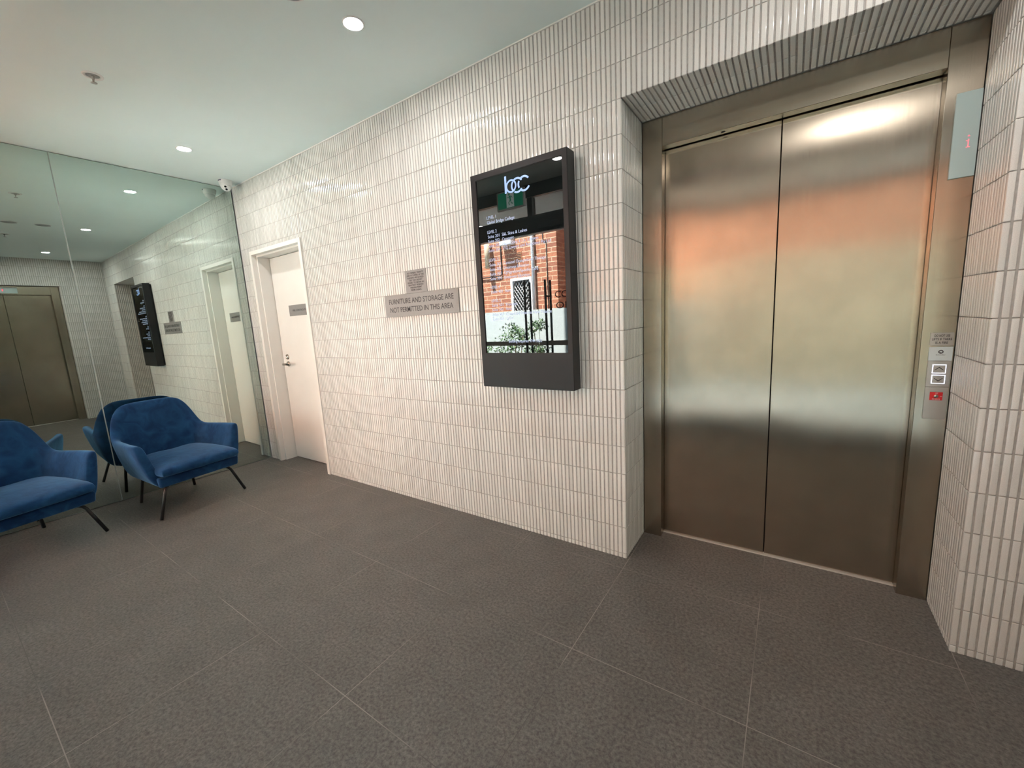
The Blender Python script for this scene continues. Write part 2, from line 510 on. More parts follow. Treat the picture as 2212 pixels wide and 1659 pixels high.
def cuts(anchor, pitch, lo, hi):
    k0 = math.floor((lo-anchor)/pitch)-1; k1 = math.ceil((hi-anchor)/pitch)+1
    return [anchor+k*pitch for k in range(k0, k1+1)]

G = 0.0032  # grout face depth behind tile crests
rows = cuts(Z0, PR, 0, H)
# door opening in the back wall
DX0, DX1, DZ = 0.181, 1.069, 2.061

wb = MB()
for (a, b, z0, z1) in ((-0.06, DX0, 0, H), (DX0, DX1, DZ, H), (DX1, X1-G, 0, H), (X1-G, X2+G, ZR+G, H), (X2+G, XR+0.16, 0, H)):
    wb.box(a, b, G, 0.42, z0, z1, M['grout'])
wb.box(DX0, DX1, 0.19, 0.42, 0, DZ, M['plaster'])
wb.box(X1-G, X2+G, 0.405, 0.42, 0, ZR+G, M['dark'])
tile_patch(wb, (0, 0, 0), (1, 0, 0), (0, 0, 1), (0, -1, 0),
           [(0, DX0, 0, H), (DX0, DX1, DZ, H), (DX1, X1, 0, H), (X1, X2, ZR, H), (X2, XR, 0, H)],
           cuts(X1, PC, 0, XR), rows)
# reveals of the recess and its soffit
tile_patch(wb, (X1, 0, 0), (0, 1, 0), (0, 0, 1), (1, 0, 0), [(0.0, DEP, 0, ZR)], cuts(0.0, PC, 0, DEP), rows)
tile_patch(wb, (X2, 0, 0), (0, 1, 0), (0, 0, 1), (-1, 0, 0), [(0.0, DEP, 0, ZR)], cuts(0.0, PC, 0, DEP), rows)
tile_patch(wb, (0, 0, ZR), (1, 0, 0), (0, 1, 0), (0, 0, -1), [(X1, X2, 0.0, DEP)], cuts(X1, PC, X1, X2), [0, 0.148, 0.296, 0.444])
wall_back = structure(wb.build('wall_back'))

# right wall with the second lift, seen in the mirror
RY0, RY1, RD = -1.616, -0.410, 0.09
wr = MB()
for (a, b, z0, z1) in ((RY1+G, 0.0, 0, H), (RY0-G, RY1+G, ZR+G, H), (YF-0.06, RY0-G, 0, H)):
    wr.box(XR+G, XR+0.24, a, b, z0, z1, M['grout'])
wr.box(XR+0.2, XR+0.24, RY0-G, RY1+G, 0, ZR+G, M['dark'])
tile_patch(wr, (XR, 0, 0), (0, 1, 0), (0, 0, 1), (-1, 0, 0),
           [(RY1, 0, 0, H), (RY0, RY1, ZR, H), (YF, RY0, 0, H)], cuts(RY1, PC, YF, 0), rows)
tile_patch(wr, (XR, RY1, 0), (1, 0, 0), (0, 0, 1), (0, -1, 0), [(0, RD, 0, ZR)], cuts(0, PC, 0, RD), rows)
tile_patch(wr, (XR, RY0, 0), (1, 0, 0), (0, 0, 1), (0, 1, 0), [(0, RD, 0, ZR)], cuts(0, PC, 0, RD), rows)
tile_patch(wr, (XR, 0, ZR), (0, 1, 0), (1, 0, 0), (0, 0, -1), [(RY0, RY1, 0, RD)], cuts(RY1, PC, RY0, RY1), [0, 0.148])
wall_right = structure(wr.build('wall_right'))

wl = MB(); wl.box(-0.2, -0.045, YF-0.06, 0.0, 0, H, M['plaster'])
structure(wl.build('wall_left'))
fl = MB(); fl.box(-0.2, XR+0.24, YF-0.06, 0.42, -0.12, 0.0, M['floor'])
structure(fl.build('floor'))
ce = MB(); ce.box(-0.2, XR+0.24, YF-0.06, 0.42, H, H+0.12, M['ceiling'])
structure(ce.build('ceiling'))
t = MB(); t.box(0.0, XR, -0.006, 0.0, H-0.006, H, M['white_paint'])
structure(t.build('trim_1'), 'thin white bead where the tiled wall meets the ceiling')

# ------------------------------------------------------------------ mirror panels on the left wall
th = 0.0148
MX = -0.004
def mirror_panel(y0, y1, x0, x1, label):
    """y0 near the corner (x0), y1 further forward (x1)"""
    e = thing('wall_mirror_panel', label, 'mirror', (x0, y0, 0), 0, 'full height mirror panels')
    mb = MB()
    d = Vector((x1-x0, y1-y0, 0)); L_ = d.length; d.normalize(); nrm = Vector((-d.y, d.x, 0))
    if nrm.x < 0: nrm = -nrm
    z0, z1 = 0.004, H-0.004
    def P(s, o, z): return Vector(d)*s + nrm*o + Vector((0, 0, z))
    bw = 0.0025
    face = [P(bw, 0, z0+bw), P(L_-bw, 0, z0+bw), P(L_-bw, 0, z1-bw), P(bw, 0, z1-bw)]
    mb.add(face, [(0, 1, 2, 3)], M['mirror'])
    o = mb.build('mirror_face', e)
    # make the face look into the room
    if o.data.polygons[0].normal.x < 0: o.data.flip_normals()
    eb = MB()
    outer = [P(0, -0.0012, z0), P(L_, -0.0012, z0), P(L_, -0.0012, z1), P(0, -0.0012, z1)]
    back = [P(0, -0.006, z0), P(L_, -0.006, z0), P(L_, -0.006, z1), P(0, -0.006, z1)]
    vs = face + outer + back
    fs = []
    for i in range(4):
        j = (i+1) % 4
        fs.append((i, j, 4+j, 4+i)); fs.append((4+i, 4+j, 8+j, 8+i))
    fs.append((8, 9, 10, 11))
    eb.add(vs, fs, M['mirror_edge'])
    eb.build('bevelled_edge', e)
    return e
SY = -1.1765
mirror_panel(-0.006, SY+0.001, MX, MX-th*1.17, 'mirror panel beside the tiled wall corner, behind the blue armchair that is whole in view')
mirror_panel(SY-0.001, YF+0.05, MX-th*1.17, MX-th*1.17-0.001, 'mirror panel at the left edge, reflecting the second lift')

# ------------------------------------------------------------------ fire control door
LY = 0.14
dr = MB()
# outer lip, first rebate, ledge, second rebate
def fr_box(x0, x1, y0, y1, z0, z1): dr.box(x0, x1, y0, y1, z0, z1, M['white_paint'], bev=0.0015, seg=1)
fr_box(DX0-0.004, DX0+0.033, -0.012, 0.19, 0, DZ)
fr_box(DX1-0.033, DX1+0.004, -0.012, 0.19, 0, DZ)
fr_box(DX0+0.033, DX1-0.033, -0.012, 0.19, DZ-0.035, DZ)
fr_box(DX0+0.033, DX0+0.050, 0.032, 0.19, 0, DZ-0.052)
fr_box(DX1-0.050, DX1-0.033, 0.032, 0.19, 0, DZ-0.052)
fr_box(DX0+0.033, DX1-0.033, 0.032, 0.19, DZ-0.052, DZ-0.035)
door = structure(dr.build('door_1'), 'white steel door frame with stepped rebates')
lf = MB(); lf.box(DX0+0.055, DX1-0.055, LY, LY+0.04, 0.006, DZ-0.056, M['white_paint'], bev=0.002, seg=1)
lf.build('door_leaf', door)
g_ = MB(); g_.box(DX0+0.050, DX1-0.050, LY+0.02, LY+0.045, 0.0, DZ-0.05, M['dark'])
g_.build('door_gap', door)
hb = MB()
rot = Matrix.Rotation(PI/2, 4, 'X')
def disc_y(mb, x, y, z, prof, mt, n=28):
    mm = Matrix.Translation((x, y, z)) @ Matrix.Rotation(PI/2, 4, 'X')   # local z -> -y
    mb.lathe(prof, mt, n, mm)
disc_y(hb, 0.327, LY, 0.979, [(0.026, 0), (0.026, 0.006), (0.022, 0.010), (0.011, 0.012), (0.011, 0.05), (0.009, 0.052)], M['chrome'])
hb.box(0.318, 0.452, LY-0.062, LY-0.046, 0.970, 0.990, M['chrome'], bev=0.004, seg=3)
hb.build('lever_handle', door)
lb = MB()
disc_y(lb, 0.324, LY, 1.049, [(0.027, 0), (0.027, 0.005), (0.022, 0.011), (0.013, 0.012), (0.012, 0.008), (0.004, 0.008), (0.0, 0.008)], M['chrome'])
lb.build('lock_cylinder', door)
sg = thing('door_sign', 'small grey FIRE CONTROL ROOM plate on the white door', 'sign', (0.475, LY, 1.441))
mb = MB(); mb.box(0, 0.40, -0.0025, 0, 0, 0.101, M['plate'], bev=0.0006, seg=1); mb.build('plate', sg)
mb = MB(); mb.text('FIRE CONTROL ROOM', face_front(0.062, -0.003, 0.042), M['ink'], 0.026, width=0.29); mb.build('lettering', sg)

# ------------------------------------------------------------------ wall signs
s1 = thing('wall_sign', 'wide grey plate reading FURNITURE AND STORAGE ARE NOT PERMITTED IN THIS AREA', 'sign', (2.051, -0.0005, 1.355), group='grey plates on the tiled wall')
mb = MB(); mb.box(0, 0.697, -0.004, 0, 0, 0.149, M['plate'], bev=0.0008, seg=1); mb.build('plate', s1)
mb = MB()
mb.text('FURNITURE AND STORAGE ARE', face_front(0.044, -0.0044, 0.088), M['ink'], 0.049, width=0.610, bold=0.007); mb.build('lettering', s1); mb = MB()
mb.text('NOT PERMITTED IN THIS AREA', face_front(0.050, -0.0044, 0.031), M['ink'], 0.049, width=0.596, bold=0.007)
mb.build('lettering', s1)
s2 = thing('wall_sign', 'small grey plate about on-street parking permits, above the wide sign', 'sign', (2.281, -0.0005, 1.506), group='grey plates on the tiled wall')
mb = MB(); mb.box(0, 0.202, -0.0035, 0, 0, 0.148, M['plate'], bev=0.0008, seg=1); mb.build('plate', s2)
mb = MB()
for i, (tx, w) in enumerate((('ALL OWNERS, TENANTS', .152), ('AND OCCUPIERS OF THIS', .162), ('BUILDING ARE ADVISED', .152), ('THAT THEY ARE NOT', .128),
                             ('ELIGIBLE TO OBTAIN AN', .152), ('ON-STREET RESIDENT', .144), ('PARKING PERMIT', .110), ('FROM COUNCIL', .100))):
    mb.text(tx, face_front(0.101-w/2, -0.0039, 0.1245-i*0.0158), M['ink'], 0.0155, width=w, bold=0.012)
mb.build('lettering', s2)

# ------------------------------------------------------------------ directory display
ds = thing('directory_display', 'tall black wall mounted directory screen listing the tenants by level', 'display', (2.977, -0.0040, 0.914))
W_, H_, D_ = 0.585, 1.161, 0.096
sx0, sx1, sz0, sz1 = 0.036, 0.556, 0.196, 1.128
mb = MB()
mb.box(0, W_, -D_, -0.016, 0, sz0, M['black_satin'], bev=0.003, seg=2)
mb.box(0, W_, -D_, -0.016, sz1, H_, M['black_satin'], bev=0.003, seg=2)
mb.box(0, sx0, -D_, -0.016, sz0-0.004, sz1+0.004, M['black_satin'], bev=0.003, seg=2)
mb.box(sx1, W_, -D_, -0.016, sz0-0.004, sz1+0.004, M['black_satin'], bev=0.003, seg=2)
mb.box(0.012, W_-0.012, -0.03, 0.0, 0.012, H_-0.012, M['black_satin'])
mb.build('housing', ds)
mb = MB(); mb.box(sx0-0.002, sx1+0.002, -D_+0.006, -D_+0.012, sz0-0.002, sz1+0.002, M['screen'])
scr = mb.build('screen', ds)
SX, SZ, SYY = 2.977, 0.914, -D_+0.0055
def stext(*items):
    """one directory entry: (text, x, z, width) pieces on one line"""
    mb = MB()
    for tx, x, z, w in items:
        mb.text(tx, face_front(x-SX, SYY, z-SZ), M['screen_text'], 0.0225, width=w, extr=0.0)
    mb.build('directory_line', scr)
cx_, nx_ = 3.069, 3.163
for tx, z in (('LEVEL 1', 1.835), ('LEVEL 2', 1.7605), ('LEVEL 3', 1.613), ('LEVEL 4', 1.467), ('LEVEL 5', 1.394)):
    stext((tx, 3.067, z, .062))
stext(('Global Bridge College', cx_, 1.810, .179))
for z, su, nm, w in ((1.736, 'Suite 201', 'S&L Skins & Lashes', .158), (1.712, 'Suite 202', 'Carepoint', .075), (1.688, 'Suite 203', 'Miguel Song & Co. Lawyers', .222),
                     (1.664, 'Suite 204', 'STG Lawyers and Associates Pty Ltd', .292), (1.588, 'Suite 301', 'Carousel Occupational Therapy', .262),
                     (1.563, 'Suite 302', 'Dreamway Education', .160), (1.538, 'Suite 303', 'CJMigration/Specific Care', .213), (1.513, 'Suite 304', 'Dreamway Education', .160),
                     (1.442, 'Suite 401', 'Nova', .04), (1.369, 'Suite 501', 'Provident', .076), (1.345, 'Suite 502', 'Nova', .04),
                     (1.3175, 'Suite 503', 'Greenfield Financial New Finance', .282), (1.293, 'Suite 504', 'QPAY', .045)):
    stext((su, cx_, z, .077), (nm, nx_, z, w))
stext(('Building enquiries 9744 5522', 3.169, 1.167, .212))
mb = MB()
lm_ = face_front(-SX, SYY, -SZ)
mb.flat([(3.198, 1.941), (3.210, 1.941), (3.210, 2.025), (3.198, 2.025)], lm_, M['screen_logo'])
mb.ring(3.238, 1.971, 0.0285, 0.0085, 0, 360, lm_, M['screen_logo'])
for c, arcs in ((3.2755, ((35, 128), (140, 215), (238, 322))), (3.3165, ((38, 125), (150, 208), (232, 330)))):
    for a0, a1 in arcs: mb.ring(c, 1.968, 0.0335, 0.0095, a0, a1, lm_, M['screen_logo'], 20)
mb.build('screen_logo', scr)

# ------------------------------------------------------------------ lifts
def lift(label, loc, rz, rz_depth, group, hall_lamp=False):
    e = thing('lift_entrance', label, 'lift', loc, rz, group)
    # local frame: x along the front, -y towards the lobby, origin on the floor at the frame face
    w2, o2, zt, zh = 0.6005, 0.504, 2.244, 2.109
    for s in (-1, 1):
        mb = MB()
        a, b = (o2, w2) if s > 0 else (-w2, -o2)
        mb.box(a, b, 0, 0.060, 0.0, zt, M['steel_frame'], bev=0.0012, seg=1)
        mb.build('jamb', e)
    mb = MB(); mb.box(-o2+0.0008, o2-0.0008, 0, 0.055, zh, zt, M['steel_frame'], bev=0.0012, seg=1); mb.build('header', e)
    for s in (-1, 1):
        mb = MB()
        a, b = (0.0022, o2+0.03) if s > 0 else (-o2-0.03, -0.0022)
        mb.box(a, b, 0.068, 0.082, 0.010, zh+0.03, M['steel'], bev=0.001, seg=1)
        mb.build('door_panel', e)
    mb = MB(); mb.box(-o2-0.06, o2+0.06, 0.084, 0.090, 0.0, zh+0.1, M['dark']); mb.build('door_backing', e)
    mb = MB(); mb.box(-o2, o2, 0.056, 0.0835, 0.0, 0.007, M['sill']); mb.build('door_sill', e)
    mb = MB()
    mm = Matrix.Translation((-0.232, 0.030, zh-0.0004)) @ Matrix.Rotation(PI, 4, 'X')
    mb.lathe([(0.009, 0), (0.009, 0.0004)], M['ink'], 18, mm); mb.build('sensor_hole', e)
    return e
lift('steel double door lift in the tiled recess, facing the glass entrance', ((X1+X2)/2+0.0005, DEP, 0), 0, 0, 'steel lifts')
lift('second steel lift on the right hand wall, seen only in the mirror', (XR+RD, (RY0+RY1)/2, 0), -PI/2, 0, 'steel lifts')

# upright floor indicator on the right jamb
e = thing('floor_indicator', 'pale upright glass panel with a red digit on the right lift jamb', 'indicator panel', (4.924, DEP, 1.718))
mb = MB(); mb.box(0, 0.0665, -0.009, 0, 0, 0.291, M['indicator'], bev=0.001, seg=1); mb.build('glass_panel', e)
mb = MB()
def seg_(x0, x1, z0, z1): mb.flat([(x0, z0), (x1, z0), (x1, z1), (x0, z1)], face_front(0, -0.0094, 0), M['red_led'])
for k in range(7): seg_(0.0405, 0.0435, 0.104+k*0.0037, 0.1065+k*0.0037)
seg_(0.0365, 0.0390, 0.1225, 0.1250); seg_(0.0370, 0.0475, 0.1010, 0.1028)
mb.flat([(0.0385, 0.138), (0.0455, 0.138), (0.042, 0.143)], face_front(0, -0.0094, 0), M['red_led'])
mb.build('red_digit', e)
# horizontal one over the second lift
e = thing('floor_indicator', 'horizontal glass strip with a red digit over the second lift', 'indicator panel', (XR+RD, (RY0+RY1)/2, 2.130))
mb = MB(); mb.box(-0.009, 0, -0.150, 0.150, 0, 0.088, M['indicator'], bev=0.001, seg=1); mb.build('glass_panel', e)
mb = MB(); mb.box(-0.0105, -0.0092, -0.006, 0.008, 0.028, 0.060, M['red_led']); mb.build('red_digit', e)

# notices and buttons on the right jamb
e = thing('lift_fire_notice', 'steel notice reading DO NOT USE LIFTS IF THERE IS A FIRE', 'sign', (4.9215, DEP, 1.0985))
mb = MB(); mb.box(0, 0.0665, -0.003, 0, 0, 0.0505, M['plate_steel'], bev=0.0005, seg=1); mb.build('plate', e)
mb = MB()
for i, (tx, w) in enumerate((('DO NOT USE', .043), ('LIFTS IF THERE', .056), ('IS A FIRE', .035))):
    mb.text(tx, face_front(0.033-w/2, -0.0034, 0.0345-i*0.0138), M['ink'], 0.0128, width=w, extr=0.0001, bold=0.022)
mb.build('lettering', e)
e = thing('lift_maker_plate', 'pale plate with a dark ring emblem above the lift buttons', 'plate', (4.9215, DEP, 1.0385))
mb = MB(); mb.box(0, 0.0670, -0.004, 0, 0, 0.0555, M['logo_plate'], bev=0.0005, seg=1); mb.build('plate', e)
mb = MB(); fm = face_front(0, -0.0044, 0)
mb.ring(0.034, 0.0355, 0.0058, 0.0034, 0, 360, fm, M['ink'])
mb.flat([(0.0315, 0.0310), (0.0365, 0.0310), (0.034, 0.0362)], fm, M['ink'])
mb.text('Schindler', face_front(0.0205, -0.0044, 0.0215), M['ink'], 0.0062, width=0.027, extr=0.0001)
mb.build('emblem', e)
e = thing('lift_call_panel', 'steel call panel with lit up and down buttons and red key switch', 'call panel', (4.9215, DEP, 0.8015))
mb = MB(); mb.box(0, 0.0665, -0.004, 0, 0.1325, 0.2365, M['plate_steel'], bev=0.0006, seg=1); mb.build('upper_plate', e)
mb = MB(); mb.box(0, 0.0665, -0.004, 0, 0, 0.1310, M['plate_steel'], bev=0.0006, seg=1); mb.build('lower_plate', e)
for nm, zc, sgn in (('up_button', 0.2045, 1), ('down_button', 0.1630, -1)):
    mb = MB(); x0, x1, hh = 0.0145, 0.0535, 0.0175
    for (a, b, c, d) in ((x0, x1, zc+hh-0.0024, zc+hh), (x0, x1, zc-hh, zc-hh+0.0024), (x0, x0+0.0024, zc-hh, zc+hh), (x1-0.0024, x1, zc-hh, zc+hh)):
        mb.box(a, b, -0.0062, -0.003, c, d, M['button_glow'])
    bt = mb.build(nm, e)
    mb = MB(); mb.box(x0+0.0024, x1-0.0024, -0.0056, -0.003, zc-hh+0.0024, zc+hh-0.0024, M['plate_steel']); mb.build('button_cap', bt)
    mb = MB(); c = (x0+x1)/2; w = 0.0125; t_ = 0.0026; fm = face_front(0, -0.0060, 0)
    zb, zt_ = zc-0.006*sgn, zc+0.0085*sgn
    for s in (-1, 1):
        mb.flat([(c+s*w, zb), (c+s*w, zb+t_*sgn*1.0), (c, zt_), (c, zt_-t_*sgn*1.5)], fm, M['ink'])
    mb.build('arrow', bt)
mb = MB(); mb.box(0.0150, 0.0520, -0.0052, -0.003, 0.0780, 0.1110, M['red_plate']); rp = mb.build('key_switch_plate', e)
mb = MB(); disc_y(mb, 0.0335, -0.004, 0.0945, [(0.0070, 0), (0.0070, 0.003), (0.0062, 0.0036)], M['chrome'], 20)
mb.box(0.0330, 0.0342, -0.0080, -0.007, 0.0912, 0.0980, M['ink']); mb.build('key_barrel', rp)
mb = MB()
mb.text('OFF', face_front(0.0305, -0.0054, 0.1045), M['white_ink'], 0.0058, width=0.0075, extr=0.0001)
mb.text('ON', face_front(0.0440, -0.0054, 0.0925), M['white_ink'], 0.0058, width=0.006, extr=0.0001)
mb.text('FIRE SERVICE', face_front(0.0225, -0.0054, 0.0805), M['white_ink'], 0.0058, width=0.0225, extr=0.0001)
mb.build('key_lettering', rp)

# ------------------------------------------------------------------ ceiling fittings
def downlight(x, y, label, group='recessed ceiling downlights', mt='lamp', z=H):
    e = thing('ceiling_downlight', label, 'ceiling light', (x, y, z), 0, group)
    mb = MB(); mb.lathe([(0.0405, -0.0005), (0.0405, -0.0030), (0.0440, -0.0045), (0.0490, -0.0030), (0.0500, 0.0)], M['white_metal'], 40)
    # ring only: rebuild without caps
    mb.f = [f for f in mb.f if len(f) == 4]; mb.mi = mb.mi[:len(mb.f)]; mb.sm = mb.sm[:len(mb.f)]
    mb.build('trim_ring', e)
    mb = MB(); mb.lathe([(0.0405, -0.0012), (0.0, -0.0012)], M[mt], 40, smooth=False)
    mb.f = [f for f in mb.f if len(f) == 4]; mb.mi = mb.mi[:len(mb.f)]; mb.sm = mb.sm[:len(mb.f)]
    o = mb.build('diffuser', e)
    if sum(p.normal.z for p in o.data.polygons) > 0: o.data.flip_normals()
    return e
downlight(2.742, -0.586, 'lit round downlight nearest the top of the photo')
downlight(0.690, -0.586, 'lit round downlight nearest the security camera and mirror corner')
downlight(4.800, -0.586, 'lit round downlight in front of the lift recess, seen in the mirror')
downlight(2.700, -1.680, 'lit round downlight in the row by the entrance, seen in the black screen')

downlight(4.800, -1.680, 'lit round downlight by the entrance in front of the lift, streaked across the steel doors')

def speaker(x, y, label):
    e = thing('ceiling_speaker', label, 'speaker', (x, y, H), 0, 'round ceiling speakers')
    mb = MB(); mb.lathe([(0.070, 0), (0.070, -0.003), (0.064, -0.006), (0.062, -0.0045)], M['white_metal'], 40)
    mb.f = [f for f in mb.f if len(f) == 4]; mb.mi = mb.mi[:len(mb.f)]; mb.sm = mb.sm[:len(mb.f)]
    mb.build('rim', e)
    mb = MB(); mb.lathe([(0.0635, -0.001), (0.062, -0.004), (0.0, -0.005)], M['speaker'], 40); mb.build('grille', e)
speaker(2.715, -0.866, 'round grey ceiling speaker nearer the tiled wall, cut by the top edge')
speaker(2.735, -1.120, 'round grey ceiling speaker further from the tiled wall, seen in the mirror')

def sprinkler(x, y, label):
    e = thing('fire_sprinkler', label, 'sprinkler', (x, y, H), 0, 'ceiling fire sprinklers')
    mb = MB(); mb.lathe([(0.043, 0), (0.042, -0.0035), (0.031, -0.0045), (0.0275, -0.0015), (0.0275, 0.0)], M['white_metal'], 36)
    mb.f = [f for f in mb.f if len(f) == 4]; mb.mi = mb.mi[:len(mb.f)]; mb.sm = mb.sm[:len(mb.f)]
    mb.build('escutcheon', e)
    mb = MB(); mb.lathe([(0.0275, -0.0002), (0.0, -0.0012)], M['grey_part'], 30)
    mb.lathe([(0.0085, 0), (0.0085, -0.010), (0.006, -0.012), (0.006, -0.016)], M['grey_part'], 18)
    for s in (-1, 1):
        mb.tube([(s*0.006, 0, -0.008), (s*0.0125, 0, -0.016), (s*0.0125, 0, -0.024), (s*0.003, 0, -0.034)], 0.0016, M['grey_part'], 8)
    mb.cyl((0, 0, -0.014), (0, 0, -0.032), 0.0015, M['grey_part'], 8)
    mb.build('sprinkler_head', e)
    mb = MB(); mb.lathe([(0.0135, -0.0350), (0.0135, -0.0362), (0.004, -0.0368), (0.0, -0.0368)], M['grey_part'], 24); mb.build('deflector', e)
sprinkler(1.383, -1.196, 'white ringed fire sprinkler in the middle of the ceiling at left')
sprinkler(3.530, -1.085, 'fire sprinkler nearer the entrance corner, glimpsed at the mirror edge')

# security camera
cpos = Vector((0.178, -0.120, H))
e = thing('security_camera', 'white turret security camera with two black lenses in the ceiling corner', 'security camera', cpos)
mb = MB(); mb.lathe([(0.056, 0), (0.056, -0.004), (0.054, -0.012), (0.050, -0.034), (0.047, -0.042), (0.040, -0.045)], M['white_metal'], 40); mb.build('base', e)
aim = Vector((0.74, -0.42, -0.86)).normalized()
q = aim.to_track_quat('Z', 'Y').to_matrix().to_4x4(); q.translation = (0, 0, -0.046)
prof = [(0.0, -0.0430)] + [(0.043*math.sin(a), -0.043*math.cos(a)) for a in np.linspace(0.15, 2.20, 16)] + [(0.0335, 0.0275), (0.031, 0.0300), (0.0, 0.0305)]
mb = MB(); mb.lathe(prof, M['white_metal'], 40, q); ball = mb.build('camera_ball', e)
# lenses one above the other on the flat face
zax = q.to_3x3() @ Vector((0, 0, 1))
side = zax.cross(Vector((0, 0, 1))).normalized(); upd = side.cross(zax).normalized()
for k in (1, -1):
    mb = MB(); qq = q.copy(); qq.translation = Vector((0, 0, -0.046)) + zax*0.0300 + upd*(0.0125*k) + side*(0.002*k)
    mb.lathe([(0.0095, 0.0), (0.0095, 0.0012), (0.0080, 0.0016), (0.0, 0.0020)], M['lens'], 24, qq); mb.build('lens', ball)
mb = MB(); a0 = math.radians(-62)
for i in range(8):
    pass
lv = []; lfc = []
for i in range(9):
    a = math.radians(-100 + 5.5*i)
    for r, z in ((0.0565, -0.0030), (0.0552, -0.0125)):
        lv.append((r*math.cos(a), r*math.sin(a), z))
for i in range(8): lfc.append((2*i, 2*i+1, 2*i+3, 2*i+2))
mb.add(lv, lfc, M['purple_label'], True); mb.build('sticker', e)

# ------------------------------------------------------------------ armchairs
def smooth_obj(o, lv=2):
    md = o.modifiers.new('subdivision', 'SUBSURF'); md.levels = lv; md.render_levels = lv
    return o

def armchair(label, loc, rz):
    """local x = forward, y = sitter's left, origin on the floor between the feet"""
    e = thing('armchair', label, 'armchair', loc, rz, 'blue velvet armchairs')
    vel = M['velvet']
    # --- wrap-around shell: a closed section swept round a U
    K = 25
    rings = []
    def lerp(a, b, t): return a+(b-a)*t
    for k in range(K):
        s = -1 + 2*k/(K-1)           # -1 right arm front .. +1 left arm front
        a = abs(s)
        sg = 1 if s > 0 else -1
        # plan position of the wall's foot (bottom) and top rim, outside surface
        if a > 0.44:                 # arm
            t = (a-0.44)/0.56
            bx = lerp(-0.215, 0.262, t); by = sg*lerp(0.244, 0.282, t)
            tx = lerp(-0.200, 0.215, t); ty = sg*lerp(0.316, 0.362, min(1, t*1.3))
            top = lerp(0.549, 0.560, t)
            nrm = Vector((lerp(-0.45, 0.05, min(1, t*2.2)), sg, 0)).normalized()
            rise = 0.0
        else:                        # back
            t = a/0.44
            ang = t*PI/2
            bx = -0.215 - 0.075*math.cos(ang)**0.9; by = sg*0.244*math.sin(ang)**0.85
            tw = math.sin(ang)
            tx = -0.200 - 0.165*math.cos(ang)**0.55 if t < 1 else -0.200
            ty = sg*0.316*min(1, tw)**0.95
            u = t
            w_ = min(1, max(0, (u-0.42)/0.58)); top = 0.565 + 0.238*(1 - w_*w_*(3-2*w_)) - 0.016*u*u
            nrm = Vector((-math.cos(ang)-0.02, sg*math.sin(ang)*1.1, 0)).normalized()
        B = Vector((bx, by, 0)); T = Vector((tx, ty, 0))
        th_t = 0.050 if a < 0.44 else lerp(0.055, 0.060, (a-0.44)/0.56)
        th_b = 0.060
        inn = -nrm
        zb = 0.256
        sec = []
        def P(f, off, z):            # f: 0 foot .. 1 rim
            g = f**0.62
            p = B.lerp(T, g) + inn*off
            return Vector((p.x, p.y, z))
        h = top-zb
        sec.append(P(0.0, th_b*0.95, zb-0.022))
        sec.append(P(0.0, 0.030, zb-0.026))
        sec.append(P(0.02, 0.004, zb+0.002))
        sec.append(P(0.18, 0.0, zb+h*0.18))
        sec.append(P(0.42, 0.0, zb+h*0.42))
        sec.append(P(0.70, 0.0, zb+h*0.70))
        sec.append(P(0.93, 0.001, zb+h*0.93))
        sec.append(P(1.0, 0.010, top-0.002))
        sec.append(P(1.0, th_t*0.5, top+0.004))
        sec.append(P(1.0, th_t-0.008, top-0.003))
        sec.append(P(0.92, th_t+0.002, zb+h*0.92))
        sec.append(P(0.66, th_t+0.010, zb+h*0.66))
        sec.append(P(0.40, th_t+0.014, zb+h*0.40))
        sec.append(P(0.16, th_t+0.016, zb+h*0.16))
        sec.append(P(0.0, th_b+0.022, zb+0.004))
        rings.append(sec)
    n = len(rings[0]); mb = MB()
    vs = [p for r in rings for p in r]; fs = []
    for i in range(K-1):
        for j in range(n):
            j2 = (j+1) % n
            fs.append((i*n+j, i*n+j2, (i+1)*n+j2, (i+1)*n+j))
    # closed, slightly domed arm fronts
    for i, rev in ((0, True), (K-1, False)):
        r = rings[i]; c = sum(r, Vector())/n
        base = len(vs)
        sh = [Vector(((p.x*0.75+c.x*0.25)+0.012, p.y*0.75+c.y*0.25, p.z*0.90+c.z*0.10)) for p in r]
        vs.extend(sh)
        for j in range(n):
            j2 = (j+1) % n
            q4 = (i*n+j, i*n+j2, base+j2, base+j)
            fs.append(q4 if not rev else q4[::-1])
        # fill by pairing outside and inside points across the section
        for a_, b_ in ((0, 14), (1, 13), (2, 12)):
            pass
        idx = [base+j for j in range(n)]
        f_ = tuple(idx)
        fs.append(f_ if not rev else f_[::-1])
    mb.add(vs, fs, vel, True)
    o = mb.build('backrest_shell', e)
    bm_ = bmesh.new(); bm_.from_mesh(o.data); bmesh.ops.recalc_face_normals(bm_, faces=bm_.faces[:]); bm_.to_mesh(o.data); bm_.free()
    smooth_obj(o, 2)
    # --- seat base (the paler front rail)
    mb = MB(); bm_ = bmesh.new(); bmesh.ops.create_cube(bm_, size=1)
    for v in bm_.verts:
        v.co = Vector((0.013 + v.co.x*(0.575 if v.co.z > 0 else 0.560), v.co.y*(0.555 if v.co.z > 0 else 0.540)*(1.0 if v.co.x > 0 else 0.74), 0.270 + v.co.z*0.074))
    bmesh.ops.bevel(bm_, geom=bm_.edges[:], offset=0.014, segments=3, profile=0.5, affect='EDGES')
    mb.bm(bm_, vel, True); mb.build('seat_base', e)
    # --- cushion
    mb = MB(); nx, ny = 18, 18; vs = []; fs = []
